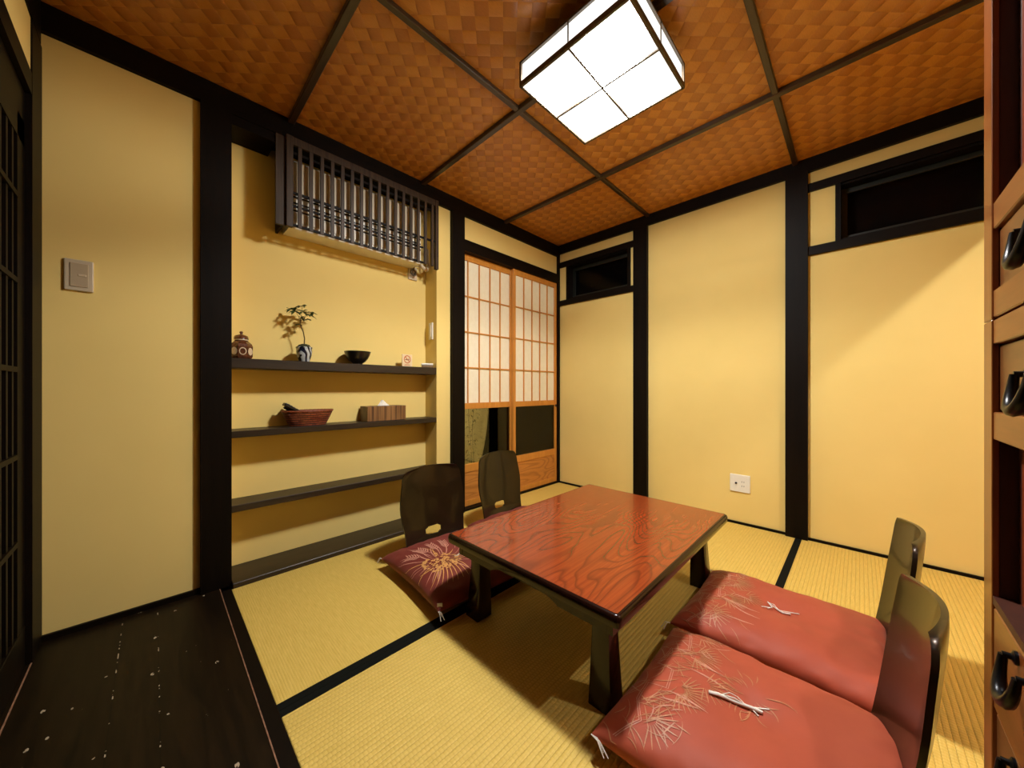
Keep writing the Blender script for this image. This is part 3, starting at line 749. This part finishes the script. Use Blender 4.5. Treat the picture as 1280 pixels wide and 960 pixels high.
# ------------------------------------------------------------------ low table
TX0, TX1, TY0, TY1, TZ = .836, 1.892, .438, 1.196, .330
TCX, TCY = (TX0 + TX1) / 2, (TY0 + TY1) / 2
t = thing('low_table', 'low red-brown lacquered table with black edges', 'table', (TCX, TCY, .0015))
hx, hy = (TX1 - TX0) / 2, (TY1 - TY0) / 2
def rrect(hx, hy, r, n=5):
    pts = []
    for sx, sy, a0 in ((1, 1, 0), (-1, 1, PI / 2), (-1, -1, PI), (1, -1, 3 * PI / 2)):
        for i in range(n + 1):
            a = a0 + PI / 2 * i / n
            pts.append((sx * (hx - r) + r * math.cos(a), sy * (hy - r) + r * math.sin(a)))
    return pts
def loft(bm, secs, cap=True, mi=0):
    rg = [[bm.verts.new((x, y, z)) for x, y in pts] for pts, z in secs]
    for a, c in zip(rg, rg[1:]):
        for i in range(len(a)):
            f = bm.faces.new((a[i], a[(i + 1) % len(a)], c[(i + 1) % len(a)], c[i])); f.material_index = mi
    if cap:
        bm.faces.new(rg[0][::-1]).material_index = mi; bm.faces.new(rg[-1]).material_index = mi
bm = B()
loft(bm, [(rrect(hx - .010, hy - .010, .010), TZ - .038), (rrect(hx - .002, hy - .002, .014), TZ - .034), (rrect(hx, hy, .016), TZ - .024),
          (rrect(hx, hy, .016), TZ - .012), (rrect(hx - .003, hy - .003, .014), TZ - .004), (rrect(hx - .009, hy - .009, .010), TZ - .0005), (rrect(hx - .013, hy - .013, .008), TZ - .0008)])
obj('table_rim', bm, LACQ, t, 50)
bm = B(); loft(bm, [(rrect(hx - .0125, hy - .0125, .008), TZ - .004), (rrect(hx - .0125, hy - .0125, .008), TZ)]); obj('tabletop', bm, TABLETOP, t)
bm = B()
def apron(bm, L, off, ax):
    # scalloped board: deeper by the legs
    a0, a1, zt = -L, L, TZ - .036
    pr = [(a0, zt), (a0, zt - .047), (a0 + .17, zt - .047), (a0 + .19, zt - .036), (a0 + .215, zt - .029), (a1 - .215, zt - .029), (a1 - .19, zt - .036), (a1 - .17, zt - .047), (a1, zt - .047), (a1, zt)]
    for s_ in (-1, 1):
        if ax == 'x': prism(bm, [(p, s_ * off - .009, z) for p, z in pr], (0, .018, 0))
        else: prism(bm, [(s_ * off - .009, p, z) for p, z in pr], (.018, 0, 0))
apron(bm, hx - .036, hy - .046, 'x'); apron(bm, hy - .056, hx - .046, 'y')
obj('apron', bm, LACQ, t)
for sx in (-1, 1):
    for sy in (-1, 1):
        bm = B(); cx0, cy0 = sx * (hx - .097), sy * (hy - .095)
        secs = []
        for z, h, ox in ((0, .038, .004), (.012, .037, .003), (.10, .033, .0), (.20, .029, -.002), (TZ - .038, .028, -.002)):
            secs.append(([(cx0 + sx * ox + x, cy0 + sy * ox + y) for x, y in rrect(h, h, .005, 2)], z))
        loft(bm, secs); obj('leg', bm, LACQ, t, 40)

# ------------------------------------------------------------------ zaisu chairs
def zaisu(loc, rotz, label, hgt=.49, tilt=.065, sz=.1415):
    """local: sitter faces -y ... seat from y=-.42 to 0, back at y=0 rising, leaning to +y"""
    t = thing('floor_chair', label, 'floor chair', loc, rotz, 'legless floor chairs around the low table')
    NW, th = 44, .010
    # outline half widths along arc length
    def hw(z):
        k = z / hgt
        w = .176 + .022 * math.exp(-((k - .60) / .22) ** 2) + .006 * math.exp(-((k - .05) / .1) ** 2)
        rc = .050
        if z > hgt - rc:
            q = (z - (hgt - rc)) / rc; w -= rc * (1 - math.sqrt(max(0, 1 - q * q))) * .95
        return w
    def yb(z, u):
        lean = tilt * (z / hgt) ** 1.25 + .010 * math.sin(PI * z / hgt)
        return lean + (1 - u * u) * .032 * min(1, z / .12) - .016
    zs = [0.012, .03, .05, .07, .09, .105, .119, .1235, .128, .1325, .137, .1415, .146, .1505, .155, .1595, .164, .18, .21, .24, .27, .30, .33, .36, .39, .42, .44, .455, .47, .48, .487, .490]
    zs = sorted([z for z in zs if not .06 < z < .115] + [.0655 + .0045 * i for i in range(11)]) if sz < .12 else zs
    zs = [z * hgt / .49 for z in zs]
    us = [-1 + 2 * i / NW for i in range(NW + 1)]
    # slot
    def topz(z, u):  # slight crown of the top edge
        return z + (-.006 * u * u if z > hgt * .8 else 0) * ((z - hgt * .8) / (hgt * .2) if z > hgt * .8 else 0)
    bm = B(); front, back = [], []
    for z in zs:
        w = hw(z)
        front.append([bm.verts.new((u * w, yb(z, u), topz(z, u))) for u in us])
        back.append([bm.verts.new((u * w, yb(z, u) + th, topz(z, u))) for u in us])
    def in_slot(i, j):
        z = (zs[i] + zs[i + 1]) / 2; u = (us[j] + us[j + 1]) / 2
        if (abs(u) / .27) ** 3 + (abs(z * .49 / hgt - sz) / .0225) ** 3 < 1: return True
        return False
    R_, Cn = len(zs) - 1, NW
    hole = [[in_slot(i, j) for j in range(Cn)] for i in range(R_)]
    for i in range(R_):
        for j in range(Cn):
            if hole[i][j]: continue
            bm.faces.new((front[i][j], front[i][j + 1], front[i + 1][j + 1], front[i + 1][j]))
            bm.faces.new((back[i][j + 1], back[i][j], back[i + 1][j], back[i + 1][j + 1]))
            for di, dj, e in ((-1, 0, ((i, j), (i, j + 1))), (1, 0, ((i + 1, j + 1), (i + 1, j))), (0, -1, ((i + 1, j), (i, j))), (0, 1, ((i, j + 1), (i + 1, j + 1)))):
                ii, jj = i + di, j + dj
                if not (0 <= ii < R_ and 0 <= jj < Cn) or hole[ii][jj]:
                    (a, b2), (c, d) = e
                    bm.faces.new((front[a][b2], back[a][b2], back[c][d], front[c][d]))
    o = obj('backrest', bm, ZAISU, t, 50)
    # seat board with a bent rear edge
    bm = B(); prof = [(-.40, .000), (-.398, .010), (-.10, .010), (-.05, .011), (-.022, .016), (-.010, .030), (.0, .030), (-.006, .012), (-.02, .003), (-.05, .0)]
    us2 = [-1 + i / 6 for i in range(13)]
    rings = []
    for u in us2:
        rings.append([bm.verts.new((u * (.178 + .012 * min(1, -min(y, 0) / .3)), y + (1 - u * u) * .020 * (1 if y > -.12 else 0) - .004, z)) for y, z in prof])
    for a, c in zip(rings, rings[1:]):
        for i in range(len(prof)): bm.faces.new((a[i], a[(i + 1) % len(prof)], c[(i + 1) % len(prof)], c[i]))
    bm.faces.new(rings[0]); bm.faces.new(rings[-1][::-1])
    obj('seat', bm, ZAISU, t, 50)
    return t
zaisu((1.085, 1.640, 0), math.radians(-2), 'dark lacquered legless chair nearest the alcove shelves')
zaisu((1.640, 1.690, 0), math.radians(3), 'dark lacquered legless chair in front of the paper doors')
zaisu((1.100, -.032, 0), PI + math.radians(3), 'dark lacquered legless chair nearest the viewer, its back edge-on', sz=.088)
zaisu((1.630, -.050, 0), PI + math.radians(2.5), 'dark lacquered legless chair behind the nearest one, by the window wall', hgt=.49, sz=.088)

# ------------------------------------------------------------------ cushions
def cushion(loc, rotz, label, a, b2, T, mats, seed, pattern, tuft=.016, z0=.012, tassels=(), tagc=None, string=None, lift=0):
    t = thing('seat_cushion', label, 'cushion', loc, rotz, 'zabuton cushions on the floor chairs')
    rnd = random.Random(seed)
    N = 92; zm = z0 + T * .40
    def prof(q): return (max(0, 1 - abs(q) ** 3.6)) ** .5
    def surf(u, v, sgn=1):
        pin = .055
        x = a * u * (1 - pin * (1 - v * v) * abs(u) ** 2); y = b2 * v * (1 - pin * (1 - u * u) * abs(v) ** 2)
        h = prof(u) * prof(v)
        if sgn > 0:
            z = zm + (T * .62) * h
            z -= tuft * math.exp(-((u * a) ** 2 + (v * b2) ** 2) / .0035) + .006 * math.exp(-((u * a) ** 2 + (v * b2) ** 2) / .03)
            nv = noise.noise(Vector((x * 7 + seed, y * 7, 0))) * .006 + noise.noise(Vector((x * 19 + seed, y * 19, 3))) * .0022
            edge = (1 - h) * .010 * noise.noise(Vector((u * 6 + seed, v * 6, 5)))
            z += (nv + edge) * min(1, h * 2) + lift * max(0, (-v - .55) / .45) ** 1.5 * (1 - abs(u) ** 4)
        else:
            z = max(z0, zm - (T * .55) * h)
        cr = (abs(u) * abs(v)) ** 10
        z -= 0.004 * cr
        return Vector((x, y, z))
    bm = B()
    us = [.55 * math.sin(PI / 2 * (-1 + 2 * i / N)) + .45 * (-1 + 2 * i / N) for i in range(N + 1)]
    top = [[bm.verts.new(surf(u, v)) for u in us] for v in us]
    bot = [[None] * (N + 1) for _ in range(N + 1)]
    for i in range(N + 1):
        for j in range(N + 1):
            bot[i][j] = top[i][j] if i in (0, N) or j in (0, N) else bm.verts.new(surf(us[j], us[i], -1))
    for i in range(N):
        for j in range(N):
            bm.faces.new((top[i][j], top[i][j + 1], top[i + 1][j + 1], top[i + 1][j]))
            bm.faces.new((bot[i][j], bot[i + 1][j], bot[i + 1][j + 1], bot[i][j + 1]))
    nrm = lambda u, v: ((surf(u + .01, v) - surf(u - .01, v)).cross(surf(u, v + .01) - surf(u, v - .01))).normalized()
    def stroke(pts, w, mi, taper=True):
        row = []
        n = len(pts)
        for k, (u, v) in enumerate(pts):
            u = max(-.985, min(.985, u)); v = max(-.985, min(.985, v))
            p = surf(u, v); nn = nrm(u, v)
            q0 = surf(*[max(-.985, min(.985, c)) for c in pts[max(k - 1, 0)]]); q1 = surf(*[max(-.985, min(.985, c)) for c in pts[min(k + 1, n - 1)]])
            d = q1 - q0
            if d.length < 1e-6: return
            s = nn.cross(d).normalized(); ww = w * (math.sin(PI * (k + .6) / (n + .2)) if taper else 1)
            p = p + nn * .0013
            row.append((bm.verts.new(p - s * ww), bm.verts.new(p + s * ww)))
        for r0, r1 in zip(row, row[1:]):
            try: bm.faces.new((r0[0], r0[1], r1[1], r1[0])).material_index = mi
            except Exception: pass
    def arc(u, v, ang, L, bend, n=9):
        pts = []; x, y, th = u, v, ang
        for k in range(n + 1):
            pts.append((x, y)); x += L / n * math.cos(th); y += L / n * math.sin(th); th += bend / n
        return pts
    def dot(u, v, r, mi, n=7, petals=5):
        c = surf(u, v); nn = nrm(u, v); s = nn.cross(Vector((0, 1, 0))).normalized(); t2 = nn.cross(s)
        cv = bm.verts.new(c + nn * .0026); m2 = petals * 4; ph = rnd.uniform(0, 6)
        rg = [bm.verts.new(c + nn * .0014 + (s * math.cos(ph + 2 * PI * i / m2) + t2 * math.sin(ph + 2 * PI * i / m2)) * r * (.78 + .22 * math.cos(petals * 2 * PI * i / m2))) for i in range(m2)]
        for i in range(m2): bm.faces.new((cv, rg[i], rg[(i + 1) % m2])).material_index = mi
    pattern(rnd, stroke, arc, dot)
    o = obj('cushion_cover', bm, mats, t, 179)
    # crossed centre stitch: loose white threads
    if string:
        bm = B(); c = surf(0, 0)
        for pts, r in string:
            P3 = []
            for (u, v, dz) in pts:
                p = surf(u, v); P3.append((p.x, p.y, p.z + dz))
            tube(bm, P3, r, 6)
        obj('centre_tassel', bm, THREAD, t, 60)
    for (su, sv, dx, dy) in tassels:
        bm = B(); c = surf(su * .995, sv * .995)
        for k in range(3):
            ddx, ddy = dx + rnd.uniform(-.012, .012), dy + rnd.uniform(-.012, .012)
            tube(bm, [(c.x, c.y, c.z), (c.x + ddx * .5, c.y + ddy * .5, c.z + .004), (c.x + ddx, c.y + ddy, max(.003, c.z - .018))], .0012, 5)
        obj('corner_tassel', bm, THREAD, t, 60)
    if tagc:
        u, v, ang = tagc; c = surf(u, v)
        bm = B(); ca, sa = math.cos(ang), math.sin(ang)
        pts = [Vector((c.x + ca * q * .010, c.y + sa * q * .010, c.z + z)) for q, z in ((-1, .006), (1, .006), (1, -.022), (-1, -.022))]
        nn = Vector((sa, -ca, 0)); prism(bm, [p + nn * .010 for p in pts], nn * .001); obj('care_tag', bm, THREAD, t)
    return t

def pat_left(rnd, stroke, arc, dot):
    c = (-.46, -.20)
    for i in range(30):
        a = -2.6 + 5.2 * i / 29 + PI / 2
        r0 = rnd.uniform(.12, .25)
        stroke(arc(c[0] + r0 * math.cos(a), c[1] + r0 * math.sin(a), a, rnd.uniform(.25, .62), rnd.uniform(-1.0, 1.0)), rnd.uniform(.0012, .0030), 2 if rnd.random() < .7 else 1)
    for i in range(9):  # stems sweeping to the front corner
        stroke(arc(c[0] - .1 + i * .03, c[1] - .05, -PI / 2 - .55 + i * .12, .55, -.5), .0020, 1)
    for k in range(5):  # leaf sprig
        ba = PI / 2 + .6 - k * .3
        bx, by = -.62 + .16 * k, .12
        stroke(arc(bx, by, ba, .45, .3), .0022, 2)
        for j in range(5):
            p = arc(bx, by, ba, .45, .3)[2 + j]
            for s_ in (-1, 1): stroke(arc(p[0], p[1], ba + s_ * .9, .12, -s_ * .6, 4), .0032, 2)
    for i in range(120):
        r = math.sqrt(rnd.random()) * .34; a = rnd.uniform(0, 2 * PI)
        dot(c[0] + r * math.cos(a) * 1.0, c[1] + r * math.sin(a) * .85, rnd.uniform(.0055, .0090), 1)
def pat_right(k_):
    def f(rnd, stroke, arc, dot):
        # waves, fans and grasses gathered on the table side (v -> +1)
        for i in range(60):
            u = rnd.uniform(-.95, .95); v = rnd.uniform(.62, .97)
            stroke(arc(u, v, rnd.uniform(-2.6, -.4), rnd.uniform(.12, .34), rnd.uniform(-1.3, 1.3)), rnd.uniform(.0008, .0017), 1)
        for i in range(int(60)):
            u = rnd.uniform(-.9, .9); v = rnd.gauss(.62, .14)
            stroke(arc(u, v, rnd.uniform(-PI, 0), rnd.uniform(.1, .28), rnd.uniform(-1, 1)), rnd.uniform(.0008, .0018), 1 if rnd.random() < .6 else 2)
        zz = [(-.95, .80), (-.75, .66), (-.55, .78), (-.30, .80), (-.30, .60), (.0, .66), (.05, .84), (.35, .80), (.38, .62), (.65, .68), (.92, .80)]
        for dv in (0, .02): 
            dense = []
            for (p, q) in zip(zz, zz[1:]):
                for s_ in range(6): dense.append((p[0] + (q[0] - p[0]) * s_ / 6, p[1] + dv + (q[1] - p[1]) * s_ / 6))
            stroke(dense, .0010, 2, False)
        for (fu, fv, n_, L) in ((-.25, .52, 15, .20), (.35, .55, 15, .20), (-.7, .60, 11, .18), (.75, .60, 11, .16), (-.02, .36, 11, .16)):
            for i in range(n_):
                a = -PI * .95 + PI * .9 * i / (n_ - 1)
                stroke(arc(fu + .05 * math.cos(a), fv + .05 * math.sin(a), a, L, 0, 4), .0016, 1 if k_ else 1)
        for i in range(5):
            stroke(arc(rnd.uniform(-.7, .3), rnd.uniform(.45, .65), rnd.uniform(-2.0, -1.2), rnd.uniform(.28, .42), rnd.uniform(-.4, .4)), .0028, 2)
        if k_:
            for i in range(26):
                a = rnd.uniform(0, 2 * PI); r = rnd.uniform(.05, .2)
                stroke(arc(.18 + r * math.cos(a), .02 + r * math.sin(a), a, rnd.uniform(.1, .2), rnd.uniform(-1.5, 1.5)), .0014, 1)
    return f
def str_near():
    s = [([(-.10, .30, .006), (-.06, .23, .008), (-.02, .17, .005), (.0, .12, .005), (.05, .03, .006), (.07, -.03, .006), (.08, -.08, .003)], .0040)]
    s += [([(-.04, .22, .006), (.03, .16, .012), (.04, .10, .014), (.05, .03, .006)], .0012), ([(.05, .03, .005), (.11, -.06, .003), (.14, -.12, .002)], .0016),
          ([(.06, .0, .005), (.03, -.06, .003)], .0014), ([(-.03, .2, .008), (.01, .12, .012), (.04, .04, .008)], .0015)]
    return s
def str_far():
    return [([(-.08, .10, .004), (-.02, .06, .010), (.05, .12, .012), (.02, .02, .006)], .0022), ([(.02, .02, .006), (-.03, -.05, .005), (.0, -.12, .004)], .0030),
            ([(.0, .0, .006), (.05, -.10, .004), (.06, -.20, .003)], .0016), ([(.05, .12, .010), (.10, .06, .006), (.02, .0, .004)], .0014), ([(-.12, .16, .004), (-.02, .06, .008)], .0016)]
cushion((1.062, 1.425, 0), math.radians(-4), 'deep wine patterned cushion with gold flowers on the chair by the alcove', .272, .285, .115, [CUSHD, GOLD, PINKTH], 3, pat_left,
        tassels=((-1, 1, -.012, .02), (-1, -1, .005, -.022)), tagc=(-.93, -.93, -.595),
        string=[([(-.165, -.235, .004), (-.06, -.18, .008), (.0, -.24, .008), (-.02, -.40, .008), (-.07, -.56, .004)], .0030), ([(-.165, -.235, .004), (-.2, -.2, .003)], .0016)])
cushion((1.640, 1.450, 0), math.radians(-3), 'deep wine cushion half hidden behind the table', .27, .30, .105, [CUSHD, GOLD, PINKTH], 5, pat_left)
cushion((1.045, .195, 0), math.radians(0), 'wine coloured cushion nearest the viewer with a long white thread', .278, .285, .112, [CUSH, GOLDS, PINKTH], 11, pat_right(1),
        tassels=((-1, 1, -.01, -.04), (-1, 1, .04, -.05)), string=str_near(), lift=.040)
cushion((1.600, .210, 0), math.radians(0), 'wine coloured cushion by the window wall with a knotted white thread', .262, .290, .112, [CUSH, GOLDS, PINKTH], 17, pat_right(0),
        tassels=((1, 1, .0, .03), (-1, 1, -.02, .02)), string=str_far(), lift=.035)
bm = B()
for pts in ([(.975, -.085, .003), (.95, -.105, .003), (.93, -.12, .004), (.90, -.125, .003)], [(.985, -.08, .003), (.95, -.095, .005), (.91, -.11, .003)], [(.96, -.09, .003), (.955, -.11, .004), (.93, -.10, .003)]):
    tube(bm, [(x + .40, y + .005, z) for x, y, z in pts], .0016, 5)
tag(obj('loose_thread', bm, THREAD, smooth=60), 'loose white threads on the mat behind the nearest chair', 'thread')

# ------------------------------------------------------------------ chest on the right
CX0, CX1, CY, CD = .018, .918, -.140, .38
t = thing('step_chest', 'tall reddish zelkova wood chest with iron ring pulls at the right edge', 'chest', (CX0, CY, .0015))
Wd = CX1 - CX0
st = .045
def cb(bm, x0, x1, y0, y1, z0, z1, **k): box(bm, x0, x1, y0, y1, z0, z1, **k)
bm = B()
ZT = 2.05
cb(bm, 0, .018, -CD, -.0265, 0, ZT); cb(bm, Wd - .018, Wd, -CD, -.0265, 0, ZT); cb(bm, .018, Wd - .018, -CD, -CD + .012, 0, ZT); 
obj('carcass', bm, TANDARK, t)
bm = B()
bm.free()
for z0_, z1_ in ((0, 1.020), (1.0215, ZT)):
    for q in (0, Wd - st):
        bm = B(); cb(bm, q, q + st, -.007, 0, z0_, z1_, bev=.0008); obj('stile', bm, TANSUZ, t)
for q in (0, Wd - st):
    bm = B(); cb(bm, q + .0005, q + st - .0005, -.026, -.0071, 0, ZT); obj('inner_lining', bm, TANDARK, t)
rails = [(.0, .06), (.843, .884), (.984, 1.020), (1.0235, 1.064), (1.154, 1.193), (1.515, 1.56), (1.98, ZT)]
for a, c in rails:
    bm = B(); cb(bm, st, Wd - st, -.022, -.0015, a, c, bev=.0015); obj('rail', bm, TANSU, t)
bm = B()
for z in (.205, .60, .850, 1.03, 1.16, 1.52): cb(bm, .018, Wd - .018, -CD + .012, -.023, z, z + .012)
cb(bm, .018, Wd - .018, -CD + .012, -.001, .600, .6115)
obj('inner_boards', bm, TANDARK, t)
def drawer(x0, x1, z0, z1, rec=.006, handles=None, mat=None, hk=.52):
    bm = B(); cb(bm, x0 + .002, x1 - .002, -.30, -rec, z0 + .002, z1 - .002, bev=.002); d = obj('drawer', bm, mat or TANFACE, t)
    for hx_ in handles:
        zz = z0 + (z1 - z0) * hk; y0 = -rec
        bm = B(); w = .028
        for s_ in (-1, 1):
            lathe(bm, [(0, 0), (.0085, 0), (.0085, .003), (.004, .005), (.004, .012), (0, .012)], 10, cx=0, cy=0)
            vs = [v for v in bm.verts if not v.tag]
            for v in vs:
                x, y, z = v.co; v.co = (hx_ + s_ * w + x, y0 + z, zz + y); v.tag = True
        pts = []
        for i in range(17):
            a = PI * i / 16
            pts.append((hx_ - w * math.cos(a), y0 + .011 + .006 * math.sin(a), zz - .044 * math.sin(a) ** .8))
        tube(bm, pts, [.0042 + .0032 * math.sin(PI * i / 16) for i in range(17)], 8)
        obj('ring_pull', bm, IRON, d, 60)
hs = lambda x0, x1: [x1 - .085]
mid = Wd / 2
for z0_, z1_, rec in ((1.064, 1.154, .007), (.884, .984, .007)):
    drawer(mid + .008, Wd - st, z0_, z1_, rec, [Wd - .203]); drawer(st, mid - .008, z0_, z1_, rec, [mid - .2])
    bm = B(); cb(bm, mid - .008, mid + .008, -.022, -.003, z0_, z1_); obj('divider', bm, TANSUZ, t)
drawer(st + .0, Wd - st, .447, .598, .0015, [Wd - .186, .2], TANSU, .88)
drawer(st + .0, Wd - st, .262, .444, .004, [Wd - .165, .2], TANFACE, .93)
drawer(st + .0, Wd - st, .062, .258, .004, [Wd - .165, .2], TANFACE, .93)
def sdoor(x0, x1, z0, z1, yy):
    bm = B(); f_ = .020
    cb(bm, x0, x0 + f_, yy - .014, yy, z0, z1, bev=.0015); cb(bm, x1 - f_, x1, yy - .014, yy, z0, z1, bev=.0015); cb(bm, x0 + f_, x1 - f_, yy - .014, yy, z0, z0 + f_); cb(bm, x0 + f_, x1 - f_, yy - .014, yy, z1 - f_, z1)
    d = obj('sliding_door', bm, wood('red_door_frame', (.16, .022, .005), (.26, .045, .010), .35, 'z', 20, .1, .1, coat=.3), t)
    bm = B(); z = z0 + f_ + .006; k = 0
    while z < z1 - f_ - .006:
        xx = x0 + f_ + .006; j = 0
        while xx < x1 - f_:
            prism(bm, [(xx, yy - .010, z), (min(xx + .014, x1 - f_), yy - .010, z + .010), (min(xx + .014, x1 - f_), yy - .010, z + .015), (xx, yy - .010, z + .005)], (0, .006, 0)); xx += .0165; j += 1
        z += .013; k += 1
        if k > 90: break
    obj('woven_panel', bm, plain('woven_panel_strip', (.075, .045, .020), .5, .4, 60), d)
    bm = B(); cb(bm, x0 + f_, x1 - f_, yy - .014, yy - .011, z0 + f_, z1 - f_); obj('backing', bm, DARKP, d)
for z0_, z1_ in ((1.193, 1.515), (.612, .843), (1.56, 1.98)):
    sdoor(mid - .02, Wd - .064, z0_ + .001, z1_ - .001, -.0225); sdoor(st - .02, mid + .01, z0_ + .001, z1_ - .001, -.040)
bm = B(); cb(bm, Wd - .064, Wd - .046, -.026, -.0235, .612, 1.98); obj('side_fillet', bm, TANDARK, t)

# ------------------------------------------------------------------ camera & world
cam = bpy.data.cameras.new('camera'); co = bpy.data.objects.new('camera', cam); C.objects.link(co)
co.location = (0, 0, .92); co.rotation_euler = (PI / 2, 0, math.radians(44.55) - PI / 2)
cam.sensor_width = 36; cam.lens = 441.0 / 1280 * 36; cam.shift_y = 5.7 / 1280; cam.clip_start = .02
S.camera = co
w = bpy.data.worlds.new('world'); S.world = w; w.use_nodes = True
w.node_tree.nodes['Background'].inputs[0].default_value = (.02, .022, .03, 1); w.node_tree.nodes['Background'].inputs[1].default_value = .15
S.view_settings.view_transform = 'Standard'; S.view_settings.look = 'None'
S.view_settings.exposure = 0; S.view_settings.gamma = 1; S.view_settings.use_curve_mapping = False
